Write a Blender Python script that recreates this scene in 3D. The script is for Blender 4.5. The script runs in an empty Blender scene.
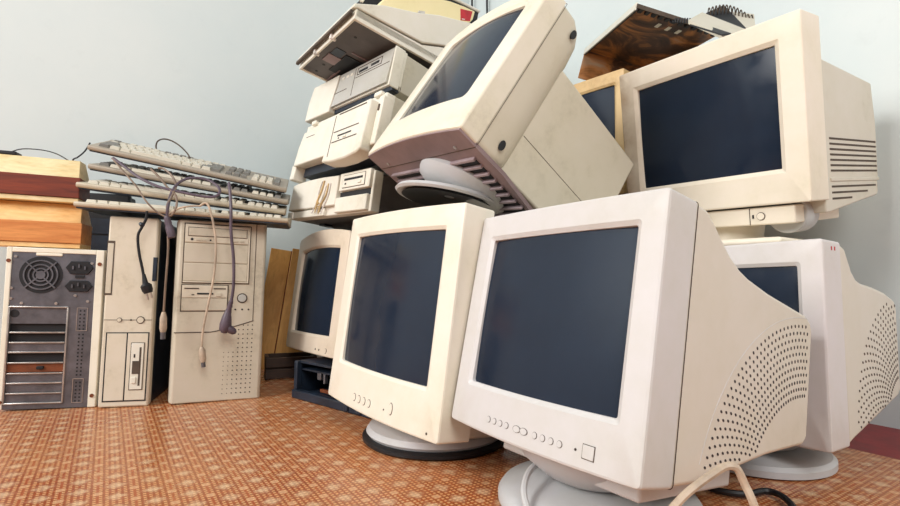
import bpy, bmesh, math, random
from mathutils import Matrix, Vector
random.seed(7)
R = math.radians
scene = bpy.context.scene
C = scene.collection
EYE = 0.305                                     # height of the lens above the floor

# ------------------------------------------------------------------ camera, world, lights, exposure
cd = bpy.data.cameras.new('camera'); cam = bpy.data.objects.new('camera', cd); C.objects.link(cam)
cd.sensor_width = 36.0; cd.lens = 507.0 / 900.0 * 36.0; cd.clip_start = 0.02
CAM_M = Matrix.Translation((0, 0, EYE)) @ Matrix.Rotation(R(90 + 3.05), 4, 'X') @ Matrix.Rotation(R(0.51), 4, 'Z')
cam.matrix_world = CAM_M
scene.camera = cam

world = bpy.data.worlds.new('room_air'); scene.world = world; world.use_nodes = True
wb = world.node_tree.nodes['Background']
wb.inputs['Color'].default_value = (0.80, 0.88, 1.0, 1); wb.inputs['Strength'].default_value = 0.26

def area(name, loc, target, sx, sy, power, col):
    l = bpy.data.lights.new(name, 'AREA'); l.shape = 'RECTANGLE'; l.size = sx; l.size_y = sy
    l.energy = power; l.color = col
    o = bpy.data.objects.new(name, l); C.objects.link(o); o.location = loc
    o.rotation_euler = (Vector(target) - Vector(loc)).to_track_quat('-Z', 'Y').to_euler()
    return o
area('window_daylight', (-2.85, -0.85, 2.0), (0.3, 1.2, 0.45), 1.4, 1.6, 118, (1.0, 0.98, 0.955))
area('front_right_fill', (0.75, -1.7, 2.3), (0.4, 1.2, 0.3), 1.3, 1.5, 62, (1.0, 0.975, 0.94))  # unseen fill light, added to brighten the right wall and monitor sides

vs = scene.view_settings
vs.view_transform = 'Standard'; vs.look = 'None'; vs.gamma = 1.0; vs.use_curve_mapping = False
vs.exposure = 0.0

# ------------------------------------------------------------------ helpers
WM = {}
def T(x, y, z): return Matrix.Translation((x, y, z))
def pose(pos, ypr, up=EYE):
    return T(pos[0], pos[1], pos[2] + up) @ Matrix.Rotation(R(ypr[0]), 4, 'Z') @ Matrix.Rotation(R(ypr[1]), 4, 'X') @ Matrix.Rotation(R(ypr[2]), 4, 'Y')
def at(px, py, depth):
    """A point of the room, 'depth' metres in front of the lens."""
    v = Vector(((px - 450) / 507.0 * depth, -(py - 253) / 507.0 * depth, -depth))
    return CAM_M @ v

def lin(c):
    return tuple((x / 255 / 12.92) if x / 255 <= 0.04045 else ((x / 255 + 0.055) / 1.055) ** 2.4 for x in c) + (1,)

class MB:
    def __init__(self): self.v = []; self.f = []
    def add(self, vs_, fs, M=None):
        b = len(self.v)
        for p in vs_:
            p = Vector(p); self.v.append(tuple(M @ p if M else p))
        for f in fs: self.f.append([b + i for i in f])
        return self
    def box(self, x0, x1, y0, y1, z0, z1, M=None):
        return self.add([(x0,y0,z0),(x1,y0,z0),(x1,y1,z0),(x0,y1,z0),(x0,y0,z1),(x1,y0,z1),(x1,y1,z1),(x0,y1,z1)],
                        [(0,3,2,1),(4,5,6,7),(0,1,5,4),(1,2,6,5),(2,3,7,6),(3,0,4,7)], M)
    def rings(self, rs, cap0=True, cap1=True, M=None):
        n = len(rs[0]); vs_ = [p for r in rs for p in r]; fs = []
        for k in range(len(rs) - 1):
            for i in range(n):
                j = (i + 1) % n
                fs.append((k*n+i, k*n+j, (k+1)*n+j, (k+1)*n+i))
        if cap0: fs.append(tuple(range(n))[::-1])
        if cap1: fs.append(tuple((len(rs)-1)*n + i for i in range(n)))
        return self.add(vs_, fs, M)
    def prism(self, poly, hx, taper=0.0, y0=0.0, M=None):
        """(y, z) outline pushed out to x = +-hx, sides drawing in by 'taper' per metre of depth."""
        h = lambda y: hx - taper * (y - y0)
        return self.rings([[(-h(y), y, z) for y, z in poly], [(h(y), y, z) for y, z in poly]], M=M)
    def prism2(self, poly, xa, xb, M=None):
        return self.rings([[(xa, y, z) for y, z in poly], [(xb, y, z) for y, z in poly]], M=M)
    def lathe(self, prof, n=40, c=(0,0,0), M=None, cap0=True, cap1=True):
        rs = [[(c[0]+r*math.cos(2*math.pi*i/n), c[1]+r*math.sin(2*math.pi*i/n), c[2]+z) for i in range(n)] for r, z in prof]
        return self.rings(rs, cap0, cap1, M)
    def cyl(self, c, axis, r, h, n=16, r2=None):
        q = Vector(axis).to_track_quat('Z', 'Y').to_matrix().to_4x4()
        return self.lathe([(r, 0), (r if r2 is None else r2, h)], n, M=T(*c) @ q)
    def ellip(self, x, z, y, a, b, h, n=18):
        """an oval button standing h proud of the plane y, facing -y"""
        rs = [[(x+a*math.cos(t), yy, z+b*math.sin(t)) for t in [2*math.pi*i/n for i in range(n)]] for yy in (y, y-h)]
        return self.rings(rs)
    def tube(self, pts, r, n=8, sub=6, M=None):
        P = [Vector(p) for p in pts]
        Q = []
        for i in range(len(P) - 1):
            p0 = P[max(i-1,0)]; p1 = P[i]; p2 = P[i+1]; p3 = P[min(i+2,len(P)-1)]
            for k in range(sub):
                t = k / sub
                Q.append(0.5*((2*p1)+(p2-p0)*t+(2*p0-5*p1+4*p2-p3)*t*t+(3*p1-p0-3*p2+p3)*t**3))
        Q.append(P[-1])
        rs = []; up = Vector((0.123, 0.31, 1)).normalized()
        for i, q in enumerate(Q):
            d = (Q[min(i+1,len(Q)-1)] - Q[max(i-1,0)]).normalized()
            u = up - d * up.dot(d)
            if u.length < 1e-4: u = d.orthogonal()
            u.normalize(); up = u; w = d.cross(u)
            rs.append([tuple(q + r*(math.cos(2*math.pi*k/n)*u + math.sin(2*math.pi*k/n)*w)) for k in range(n)])
        return self.rings(rs, M=M)

def mesh_of(name, mb, smooth=40):
    me = bpy.data.meshes.new(name)
    me.from_pydata(mb.v, [], mb.f)
    bm = bmesh.new(); bm.from_mesh(me)
    bmesh.ops.recalc_face_normals(bm, faces=bm.faces[:])
    bm.to_mesh(me); bm.free()
    if smooth:
        me.shade_smooth(); me.set_sharp_from_angle(angle=R(smooth))
    return me

def obj(name, mb, mat, parent=None, M=None, bevel=0.0, seg=2, smooth=40):
    me = mb if isinstance(mb, bpy.types.Mesh) else mesh_of(name, mb, smooth)
    if mat is not None and not me.materials: me.materials.append(mat)
    o = bpy.data.objects.new(name, me); C.objects.link(o)
    place(o, M or Matrix.Identity(4), parent)
    if bevel:
        b = o.modifiers.new('bevel', 'BEVEL'); b.width = bevel; b.segments = seg; b.limit_method = 'ANGLE'; b.angle_limit = R(30); b.harden_normals = False
    return o
def place(o, M, parent=None):
    if parent is not None:
        o.parent = parent; o.matrix_parent_inverse = WM[parent.name].inverted()
    o.matrix_basis = M
    WM[o.name] = M.copy()
def tag(o, label, cat=None, group=None, kind=None):
    if label: o['label'] = label
    if cat: o['category'] = cat
    if group: o['group'] = group
    if kind: o['kind'] = kind
    return o
def thing(name, label, cat, M, group=None):
    e = bpy.data.objects.new(name, None); C.objects.link(e); e.empty_display_size = 0.05
    place(e, M); return tag(e, label, cat, group)

# ------------------------------------------------------------------ materials
def new_mat(name):
    m = bpy.data.materials.new(name); m.use_nodes = True
    return m, m.node_tree, m.node_tree.nodes['Principled BSDF']
def N(nt, typ, **kw):
    n = nt.nodes.new(typ)
    for k, v in kw.items(): setattr(n, k, v)
    return n
def mathn(nt, op, a, b=None, c=None):
    n = N(nt, 'ShaderNodeMath', operation=op)
    for i, x in enumerate((a, b, c)):
        if x is None: continue
        if isinstance(x, (int, float)): n.inputs[i].default_value = x
        else: nt.links.new(x, n.inputs[i])
    return n.outputs[0]
def ramp(nt, fac, stops):
    r = N(nt, 'ShaderNodeValToRGB')
    while len(r.color_ramp.elements) < len(stops): r.color_ramp.elements.new(0.5)
    for e, (p, c) in zip(r.color_ramp.elements, stops): e.position = p; e.color = c if len(c) == 4 else lin(c)
    nt.links.new(fac, r.inputs[0]); return r.outputs[0]
def mix(nt, fac, a, b, blend='MIX'):
    n = N(nt, 'ShaderNodeMix', data_type='RGBA', blend_type=blend)
    if isinstance(fac, (int, float)): n.inputs[0].default_value = fac
    else: nt.links.new(fac, n.inputs[0])
    for s, x in ((6, a), (7, b)):
        if isinstance(x, tuple): n.inputs[s].default_value = x
        else: nt.links.new(x, n.inputs[s])
    return n.outputs[2]
def coords(nt, scale=(1,1,1), rot=(0,0,0)):
    tc = N(nt, 'ShaderNodeTexCoord'); mp = N(nt, 'ShaderNodeMapping')
    mp.inputs['Scale'].default_value = scale; mp.inputs['Rotation'].default_value = rot
    nt.links.new(tc.outputs['Object'], mp.inputs['Vector']); return mp.outputs[0]
def noise(nt, vec, scale, detail=5, rough=0.6, dist=0.0):
    n = N(nt, 'ShaderNodeTexNoise'); n.inputs['Scale'].default_value = scale; n.inputs['Detail'].default_value = detail
    n.inputs['Roughness'].default_value = rough; n.inputs['Distortion'].default_value = dist
    nt.links.new(vec, n.inputs['Vector']); return n.outputs[0]
def bump(nt, h, bsdf, strength=0.1, dist=0.002):
    b = N(nt, 'ShaderNodeBump'); b.inputs['Strength'].default_value = strength; b.inputs['Distance'].default_value = dist
    nt.links.new(h, b.inputs['Height']); nt.links.new(b.outputs[0], bsdf.inputs['Normal'])

def plastic(name, rgb, grime=0.25, dirt=(120, 96, 66), rough=0.42, scale=9.0, scorch=None):
    """aged computer plastic: faint yellowing, blotchy hand dirt and specks"""
    m, nt, b = new_mat(name)
    v = coords(nt)
    n1 = noise(nt, v, scale, 6, 0.65); n2 = noise(nt, v, scale * 7, 4, 0.7)
    base = mix(nt, ramp(nt, n1, [(0.35, (0,0,0,1)), (0.75, (1,1,1,1))]), lin(rgb), lin(tuple(int(c*0.965) if i < 2 else int(c*0.93) for i, c in enumerate(rgb))))
    f = mathn(nt, 'MULTIPLY', ramp(nt, n1, [(0.50, (0,0,0,1)), (0.80, (1,1,1,1))]), ramp(nt, n2, [(0.40, (0,0,0,1)), (0.75, (1,1,1,1))]))
    f = mathn(nt, 'MULTIPLY', f, grime)
    col = mix(nt, f, base, lin(dirt))
    if scorch:   # heat browning that starts at one side of the case
        axis, p0, p1, c = scorch
        sp = N(nt, 'ShaderNodeSeparateXYZ'); nt.links.new(v, sp.inputs[0])
        g = N(nt, 'ShaderNodeMapRange'); nt.links.new(sp.outputs[axis], g.inputs[0])
        g.inputs[1].default_value = p0; g.inputs[2].default_value = p1; g.inputs[3].default_value = 1; g.inputs[4].default_value = 0
        k = mathn(nt, 'MULTIPLY', g.outputs[0], ramp(nt, noise(nt, v, 14, 4), [(0.3, (0.25,0.25,0.25,1)), (0.7, (1,1,1,1))]))
        col = mix(nt, k, col, lin(c))
    nt.links.new(col, b.inputs['Base Color'])
    b.inputs['Roughness'].default_value = rough; b.inputs['Specular IOR Level'].default_value = 0.35
    bump(nt, noise(nt, v, 900, 2), b, 0.06, 0.0005)
    return m
def plain(name, rgb, rough=0.5, metallic=0.0, var=0.12, scale=30.0, coat=0.0):
    m, nt, b = new_mat(name); v = coords(nt)
    n = noise(nt, v, scale, 5)
    dk = tuple(int(c * (1 - var * 2)) for c in rgb)
    nt.links.new(ramp(nt, n, [(0.3, dk), (0.65, rgb)]), b.inputs['Base Color'])
    b.inputs['Roughness'].default_value = rough; b.inputs['Metallic'].default_value = metallic
    b.inputs['Coat Weight'].default_value = coat
    return m
def wood(name, a, b_, rough=0.5, scale=(1.5, 14, 14)):
    m, nt, b = new_mat(name); v = coords(nt, scale)
    n = noise(nt, v, 4.0, 8, 0.65, 0.8); n2 = noise(nt, v, 18.0, 4, 0.6, 0.2)
    col = ramp(nt, n, [(0.30, a), (0.68, b_)])
    col = mix(nt, mathn(nt, 'MULTIPLY', ramp(nt, n2, [(0.5, (0,0,0,1)), (0.8, (1,1,1,1))]), 0.3), col, lin(tuple(int(x*0.6) for x in a)))
    nt.links.new(col, b.inputs['Base Color']); b.inputs['Roughness'].default_value = rough
    bump(nt, n, b, 0.12, 0.001)
    return m

MAT = {}
MAT['m1'] = plastic('white_grey_plastic', (208, 205, 204), 0.12)
MAT['m2'] = plastic('cream_plastic', (234, 226, 211), 0.16)
MAT['m3'] = plastic('old_cream_plastic', (226, 212, 194), 0.35)
MAT['m4'] = plastic('ivory_plastic', (232, 224, 207), 0.40, (128, 112, 84))
MAT['m4b'] = plastic('ivory_shell_plastic', (210, 202, 183), 0.65, (118, 108, 84), scale=7)
MAT['m5'] = plastic('warm_ivory_plastic', (238, 227, 211), 0.14, scorch=(0, -0.185, -0.125, (150, 112, 74)))
MAT['m5b'] = plastic('grey_ivory_plastic', (212, 205, 191), 0.35)
MAT['m1b'] = plastic('cream_grey_shell_plastic', (214, 207, 195), 0.2)
MAT['m6'] = plastic('pale_lilac_grey_plastic', (214, 209, 210), 0.14)
MAT['m7'] = plastic('scorched_plastic', (228, 196, 146), 0.8, (110, 60, 20), scorch=(2, 0.46, 0.26, (150, 90, 40)))
MAT['case'] = plastic('case_plastic', (230, 225, 213), 0.35)
MAT['case_grey'] = plastic('grey_fascia_plastic', (186, 185, 180), 0.3)
MAT['case_metal'] = plastic('painted_case_metal', (198, 192, 176), 0.55, (110, 100, 80))
MAT['tower'] = plastic('dirty_beige_plastic', (208, 198, 180), 1.0, (84, 66, 46), scale=8)
MAT['slim'] = plastic('light_beige_plastic', (218, 208, 190), 0.75, (110, 90, 60), scale=12)
MAT['white_metal'] = plastic('white_painted_steel', (236, 230, 214), 0.25)
MAT['steel'] = plain('galvanised_steel', (128, 129, 136), 0.4, 0.75, 0.12, 26)
MAT['steel_lt'] = plain('bright_steel', (205, 200, 195), 0.32, 0.8, 0.08, 40)
MAT['dark'] = plain('black_void_plastic', (14, 15, 20), 0.6)
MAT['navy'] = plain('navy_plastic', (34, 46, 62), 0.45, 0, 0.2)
MAT['black'] = plain('black_rubber', (20, 22, 27), 0.5)
MAT['hole'] = plain('deep_vent_plastic', (58, 50, 52), 0.7)
MAT['seam'] = plain('shadow_gap_plastic', (88, 74, 62), 0.8)
MAT['brown'] = plain('copper_brown_bracket', (128, 66, 34), 0.5)
MAT['grey_base'] = plastic('grey_pedestal_plastic', (196, 196, 198), 0.2)
MAT['dark_inner'] = plain('dark_grey_metal', (92, 86, 84), 0.55, 0.0, 0.12, 12)
MAT['under'] = plain('shaded_underside_plastic', (150, 128, 128), 0.5, 0, 0.1, 8)  # mauve carries the shade of the tipped monitor's underside, otherwise ivory plastic
MAT['slat'] = plain('shaded_slat_plastic', (170, 152, 156), 0.45)  # same underside shade put into the slat colour
MAT['kbd'] = plastic('keyboard_plastic', (192, 180, 160), 0.7)
MAT['kbd2'] = plastic('worn_keyboard_plastic', (168, 157, 142), 0.8)
MAT['key'] = plastic('ivory_key_plastic', (216, 209, 194), 0.3, scale=30)
MAT['key_grey'] = plastic('grey_key_plastic', (124, 121, 116), 0.3, scale=30)
MAT['cord_purple'] = plain('purple_grey_rubber', (98, 84, 96), 0.45)
MAT['cord_cream'] = plain('cream_rubber', (205, 184, 160), 0.45)
MAT['cord_tan'] = plain('tan_rubber', (138, 116, 98), 0.45)
MAT['red_label'] = plain('red_paper', (196, 40, 52), 0.6, 0, 0.1)
MAT['white_paper'] = plain('white_paper', (238, 232, 226), 0.7)
MAT['cream_dev'] = plastic('pale_yellow_plastic', (240, 226, 178), 0.2)
MAT['glue'] = plain('dried_glue', (214, 184, 132), 0.35)
MAT['wood_red'] = wood('mahogany_board', (84, 28, 12), (136, 54, 22))
MAT['wood_dark'] = wood('dark_brown_board', (34, 22, 16), (62, 40, 26))
MAT['wood_orange'] = wood('orange_pine', (190, 110, 50), (226, 154, 86))
MAT['wood_light'] = wood('pale_plywood', (216, 188, 132), (240, 222, 178), scale=(2, 6, 6))
MAT['wood_light2'] = wood('amber_plywood', (222, 164, 96), (240, 204, 146), scale=(2, 6, 6))
MAT['board'] = wood('brown_fibreboard', (190, 132, 64), (226, 172, 98), scale=(6, 6, 1.5))
MAT['led'] = plain('dark_lamp_plastic', (52, 44, 38), 0.3)

def glass():
    m, nt, b = new_mat('dark_tube_glass'); v = coords(nt)
    n = noise(nt, v, 5, 4)
    nt.links.new(ramp(nt, n, [(0.3, (24, 34, 49)), (0.75, (31, 43, 61))]), b.inputs['Base Color'])
    nt.links.new(ramp(nt, noise(nt, v, 22, 6), [(0.35, (0.10,)*3+(1,)), (0.8, (0.26,)*3+(1,))]), b.inputs['Roughness'])
    b.inputs['Specular IOR Level'].default_value = 0.28
    return m
MAT['glass'] = glass()

def scorched():
    m, nt, b = new_mat('scorched_tin'); v = coords(nt)
    n = noise(nt, v, 7, 6, 0.6, 1.2)
    nt.links.new(ramp(nt, n, [(0.34, (30, 24, 24)), (0.46, (92, 64, 46)), (0.55, (186, 124, 70)), (0.66, (176, 150, 124))]), b.inputs['Base Color'])
    b.inputs['Metallic'].default_value = 0.25; b.inputs['Roughness'].default_value = 0.5
    return m
MAT['scorched'] = scorched()

def wall_paint(name, a, b_):
    m, nt, b = new_mat(name); v = coords(nt)
    n = noise(nt, v, 1.6, 8, 0.62); n2 = noise(nt, v, 14, 6, 0.7)
    col = ramp(nt, n, [(0.3, a), (0.7, b_)])
    col = mix(nt, mathn(nt, 'MULTIPLY', ramp(nt, n2, [(0.58, (0,0,0,1)), (0.85, (1,1,1,1))]), 0.25), col, lin(tuple(int(x*0.88) for x in a)))
    nt.links.new(col, b.inputs['Base Color']); b.inputs['Roughness'].default_value = 0.55
    bump(nt, n2, b, 0.12, 0.004)
    return m
MAT['wall'] = wall_paint('pale_blue_wall_paint', (208, 219, 219), (219, 226, 224))

def lino():
    m, nt, b = new_mat('patterned_linoleum'); v = coords(nt)
    sp = N(nt, 'ShaderNodeSeparateXYZ'); nt.links.new(v, sp.inputs[0])
    S = 0.044
    def cell(o, s, off=0.0):      # -0.5..0.5 inside each cell
        a = mathn(nt, 'ADD', mathn(nt, 'DIVIDE', o, s), off)
        return mathn(nt, 'SUBTRACT', mathn(nt, 'FRACT', a), 0.5)
    x, y = sp.outputs[0], sp.outputs[1]
    ax = mathn(nt, 'ABSOLUTE', cell(x, S)); ay = mathn(nt, 'ABSOLUTE', cell(y, S))
    bx_ = mathn(nt, 'ABSOLUTE', cell(x, S, 0.5)); by_ = mathn(nt, 'ABSOLUTE', cell(y, S, 0.5))
    def step(val, edge, soft=0.03):
        g = N(nt, 'ShaderNodeMapRange'); g.interpolation_type = 'SMOOTHSTEP'; nt.links.new(val, g.inputs[0])
        g.inputs[1].default_value = edge - soft; g.inputs[2].default_value = edge + soft; g.inputs[3].default_value = 1; g.inputs[4].default_value = 0
        return g.outputs[0]
    dia = mathn(nt, 'ADD', ax, ay); dia2 = mathn(nt, 'ADD', bx_, by_)
    wob = mathn(nt, 'MULTIPLY', mathn(nt, 'SUBTRACT', noise(nt, v, 150, 3), 0.5), 0.40)
    dia = mathn(nt, 'ADD', dia, wob)
    centre = step(dia, 0.26, 0.2)
    ringo = mathn(nt, 'SUBTRACT', step(dia, 0.43), step(dia, 0.33))
    dots = step(dia2, 0.16, 0.05)
    fx = mathn(nt, 'ABSOLUTE', cell(x, S / 6)); fy = mathn(nt, 'ABSOLUTE', cell(y, S / 6))
    weave = mathn(nt, 'MULTIPLY', step(fx, 0.28, 0.1), step(fy, 0.28, 0.1))
    line = mathn(nt, 'MAXIMUM', step(bx_, 0.05, 0.02), step(by_, 0.05, 0.02))
    base = mix(nt, mathn(nt, 'MULTIPLY', weave, 0.85), lin((150, 74, 36)), lin((226, 172, 118)))
    col = mix(nt, mathn(nt, 'MULTIPLY', ringo, 0.75), base, lin((152, 70, 34)))
    col = mix(nt, mathn(nt, 'MULTIPLY', line, 0.35), col, lin((186, 88, 40)))
    col = mix(nt, mathn(nt, 'MULTIPLY', mathn(nt, 'MULTIPLY', centre, ramp(nt, noise(nt, v, 95, 3), [(0.3, (0.35,)*3+(1,)), (0.6, (1,1,1,1))])), 0.62), col, lin((236, 206, 166)))
    col = mix(nt, mathn(nt, 'MULTIPLY', dots, 0.5), col, lin((230, 190, 146)))
    worn = noise(nt, v, 3.2, 5, 0.6)
    col = mix(nt, mathn(nt, 'MULTIPLY', ramp(nt, worn, [(0.42, (0,0,0,1)), (0.75, (1,1,1,1))]), 0.35), col, lin((214, 160, 108)))
    nt.links.new(col, b.inputs['Base Color'])
    nt.links.new(ramp(nt, noise(nt, v, 9, 4), [(0.3, (0.22,)*3+(1,)), (0.8, (0.42,)*3+(1,))]), b.inputs['Roughness'])
    b.inputs['Specular IOR Level'].default_value = 0.6
    bump(nt, weave, b, 0.08, 0.0006)
    return m
MAT['lino'] = lino()
MAT['red_floor'] = plain('dark_red_floor_paint', (142, 24, 26), 0.4, 0, 0.12, 20)

def tile_scrap():
    m, nt, b = new_mat('tan_scale_lino'); v = coords(nt)
    vo = N(nt, 'ShaderNodeTexVoronoi', feature='DISTANCE_TO_EDGE'); vo.inputs['Scale'].default_value = 24
    vo.inputs['Randomness'].default_value = 0.35; nt.links.new(v, vo.inputs['Vector'])
    nt.links.new(ramp(nt, vo.outputs[0], [(0.02, (112, 78, 50)), (0.09, (212, 178, 132))]), b.inputs['Base Color'])
    b.inputs['Roughness'].default_value = 0.4
    return m
MAT['scrap'] = tile_scrap()

# ------------------------------------------------------------------ the room
ROT = Matrix.Rotation(R(34), 4, 'Z')            # the walls stand 34 degrees off the lens axis
# room axes: u = (.83,.56) along the left wall, w = (-.56,.83) along the right wall
U_R, W_L = 1.40, 1.93                           # distance of right wall (along u) and left wall (along w)
fl = tag(obj('floor', MB().box(-4.2, 1.153, -4.0, W_L, -0.02, 0.0), MAT['lino'], None, ROT, smooth=0), 'orange brown patterned linoleum floor', kind='structure')
tag(obj('floor_margin', MB().box(1.153, U_R, -4.0, W_L, -0.02, -0.0015), MAT['red_floor'], None, ROT, smooth=0), 'dark red painted floor strip along the wall', kind='structure')
tag(obj('wall_left', MB().box(-4.2, U_R + 0.1, W_L, W_L + 0.1, -0.02, 2.7), MAT['wall'], None, ROT, smooth=0), 'pale blue grey painted wall', kind='structure')
tag(obj('wall_right', MB().box(U_R, U_R + 0.1, -4.0, W_L, -0.02, 2.7), MAT['wall'], None, ROT, smooth=0), 'pale blue painted wall behind the monitors', kind='structure')
tag(obj('linoleum_offcut', MB().add([(0.60, 0.55, 0.0005), (0.95, 0.60, 0.0005), (0.80, 0.815, 0.0005), (0.655, 0.713, 0.0005),
    (0.60, 0.55, 0.0035), (0.95, 0.60, 0.0035), (0.80, 0.815, 0.0035), (0.655, 0.713, 0.0035)],
    [(3,2,1,0),(4,5,6,7),(0,1,5,4),(1,2,6,5),(2,3,7,6),(3,0,4,7)]), MAT['scrap'], smooth=0),
    'tan offcut of scale patterned linoleum lying by the red floor strip', 'offcut')

# ------------------------------------------------------------------ monitor kit
def rrect(x0, x1, z0, z1, r, nc=5, ne=8):
    pts = []
    cs = [(x1-r, z0+r, -90), (x1-r, z1-r, 0), (x0+r, z1-r, 90), (x0+r, z0+r, 180)]
    for k, (cx, cz, a0) in enumerate(cs):
        arc = [(cx + r*math.cos(R(a0 + 90*i/nc)), cz + r*math.sin(R(a0 + 90*i/nc))) for i in range(nc + 1)]
        pts += arc
        nx = cs[(k+1) % 4]; e = (nx[0] + r*math.cos(R(nx[2])), nx[1] + r*math.sin(R(nx[2])))
        s = arc[-1]
        pts += [(s[0] + (e[0]-s[0])*i/ne, s[1] + (e[1]-s[1])*i/ne) for i in range(1, ne)]
    return pts

class Monitor:
    def __init__(s, label, M, base, w, H, d, ms, mb, mt, mat, shell_mat, bow=0.004, arch=0.0, sag=0.0, r_out=0.005, r_in=0.005, cham=0.006, group=None, sagscreen=0.006):
        s.M = M; s.w = w; s.H = H; s.d = d; s.bow = bow; s.mat = mat; s.shell_mat = shell_mat
        s.root = thing('crt_monitor', label, 'monitor', base, group)
        def shp(p, y):
            x, z = p; q = 1 - min(1, (x/(w/2))**2); t = z / H
            return (x, y + bow*(min(1, (x/(w/2))**2) - 1), z + arch*q*max(0, t*2-1) - sag*q*max(0, 1-2*t))
        s.shp = shp
        rr = lambda g, y, r: [shp(p, y) for p in rrect(-w/2+g, w/2-g, g, H-g, r)]
        op = lambda g, y, r: [shp(p, y) for p in rrect(-w/2+ms-g, w/2-ms+g, mb-g, H-mt+g, r)]
        m = MB().rings([rr(0.006, d, r_out), rr(0, d-0.003, r_out), rr(0, 0.0035, r_out), rr(0.001, 0.001, r_out), rr(0.0035, 0, r_out),
                        op(cham, 0, r_in), op(0, cham*0.6, r_in*0.7), op(-0.001, 0.020, r_in*0.7)], False, False)
        s.bezel = obj('bezel', m, mat, s.root, M, smooth=20)
        n = 14; vs_ = []; fs = []
        hx = w/2 - ms + 0.002; zc = (mb + H - mt)/2; hz = (H - mb - mt)/2 + 0.002
        for j in range(n+1):
            for i in range(n+1):
                a = -1 + 2*i/n; c = -1 + 2*j/n
                p = shp((a*hx, zc + c*hz), 0)
                vs_.append((p[0], p[1] + cham*0.6 - 0.0005 + sagscreen*(0.6*a*a + 0.4*c*c), p[2]))
        for j in range(n):
            for i in range(n): k = j*(n+1)+i; fs.append((k, k+1, k+n+2, k+n+1))
        s.screen = obj('screen', MB().add(vs_, fs), MAT['glass'], s.root, M, smooth=60)
    def fy(s, x): return s.bow * ((x/(s.w/2))**2 - 1)
    def shell(s, poly, hx, taper, bevel=0.008):
        s.rear = obj('rear_shell', MB().prism(poly, hx, taper, s.d), s.shell_mat, s.root, s.M, bevel=bevel, seg=3, smooth=30); return s.rear
    def oval(s, x, z, a, b, name='button'):
        y = s.fy(x)
        obj('button_recess', MB().ellip(x, z, y + 0.002, a, b, 0.0024), MAT['seam'], s.bezel, s.M)
        obj(name, MB().ellip(x, z, y + 0.002, a*0.84, b*0.88, 0.0030), s.mat, s.bezel, s.M)
    def square(s, x0, x1, z0, z1):
        y = s.fy((x0+x1)/2)
        obj('power_button_gap', MB().box(x0, x1, y-0.0004, y+0.003, z0, z1), MAT['seam'], s.bezel, s.M)
        obj('power_button', MB().box(x0+0.0008, x1-0.0008, y-0.0012, y+0.003, z0+0.0008, z1-0.0008), s.mat, s.bezel, s.M, bevel=0.0006)
    def seam(s, r=.0005):
        w, H, d = s.w, s.H, s.d
        pts = [s.shp(p, d) for p in rrect(-w/2, w/2, 0, H, .005, 3, 4)]
        obj('shell_seam', MB().tube(pts + pts[:1], r, 5, 1), MAT['seam'], s.root, s.M)
    def dot(s, x, z, r, mat='led'):
        obj('indicator_light', MB().ellip(x, z, s.fy(x)+0.002, r, r, 0.0026, 12), MAT[mat], s.bezel, s.M)

def fan_holes(center, r0, r1, nr, a0, a1, da, inside, side_x, size=(0.0026, 0.0019)):
    """rows of small vent holes laid out along arcs on a side panel"""
    mb = MB()
    for k in range(nr):
        r = r0 + (r1-r0)*k/(nr-1); a = a0 + (da/2 if k % 2 else 0)
        while a <= a1:
            y = center[0] + r*math.cos(R(a)); z = center[1] + r*math.sin(R(a))
            if inside(y, z):
                x = side_x(y); ring = []
                for i in range(6):
                    t = 2*math.pi*i/6; u = size[0]*math.cos(t); v = size[1]*math.sin(t)
                    ring.append((0, y + u*math.cos(R(a)) - v*math.sin(R(a)), z + u*math.sin(R(a)) + v*math.cos(R(a))))
                mb.rings([[(x-0.001, p[1], p[2]) for p in ring], [(x+0.0005, p[1], p[2]) for p in ring]])
            a += da
    return mb

# ---- front monitor
P1 = pose((.095, .642, -.206), (-55.9, -11.8, -.6))
c1 = (0.205, 0.718)
m1 = Monitor('white monitor with a fan of vent holes in its side, tan cable looped beside it', P1, T(c1[0], c1[1], 0), .328, .315, .056, .036, .062, .040, MAT['m1'], MAT['m1b'], bow=.004, sag=.004)
prof1 = [(.052, .002), (.108, .006), (.258, .040), (.356, .056), (.368, .066), (.369, .212), (.362, .224), (.345, .231), (.30, .2345), (.24, .240), (.186, .248), (.160, .255), (.135, .267), (.112, .283), (.094, .301), (.078, .311), (.052, .313)]
prof1 = [(y if y < .3 else y + .006, z + (.004 if z > .2 and y > .1 else 0)) for y, z in prof1]
sh = m1.shell(prof1, .1635, .0, bevel=.005)
for s_ in (1,):
    hm = fan_holes((.37, -.045), .168, .264, 11, 91.5, 196, 2.45, lambda y, z: y < .362 and z > max(.014, .04 + (y-.258)*.16 + .008 if y > .258 else .006 + (y-.108)*.227 + .008), lambda y: .1635, (.0024, .0016))
    tag(obj('vent_holes', hm, MAT['hole'], sh, P1, smooth=0), 'arcs of small vent holes', kind='stuff')
ol = [( .37 + .276*math.cos(R(a)), -.045 + .276*math.sin(R(a))) for a in range(93, 169, 4)]
obj('panel_seam', MB().tube([(.1635 - .0004, y, z) for y, z in ol], .0008, 6, 2), MAT['m1'], sh, P1)
for x in (-.072, -.0595, -.047, -.0345, .018, .0315, .045, .0585): m1.oval(x, .0175, .0042, .0042)
for x in (-.0145, -.0015): m1.oval(x, .0175, .0072, .0044)
m1.seam(); m1.dot(.082, .018, .0015); m1.square(.091, .108, .011, .027)
obj('cable_box', MB().prism([(.07, -.03), (.265, -.012), (.265, .05), (.07, .05)], .118), MAT['m1'], m1.root, P1, bevel=.004)
obj('bowl', MB().lathe([(.045, .03), (.075, .045), (.100, .066), (.112, .088), (.114, .12)], 40), MAT['grey_base'], m1.root, T(c1[0], c1[1], 0))
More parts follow.
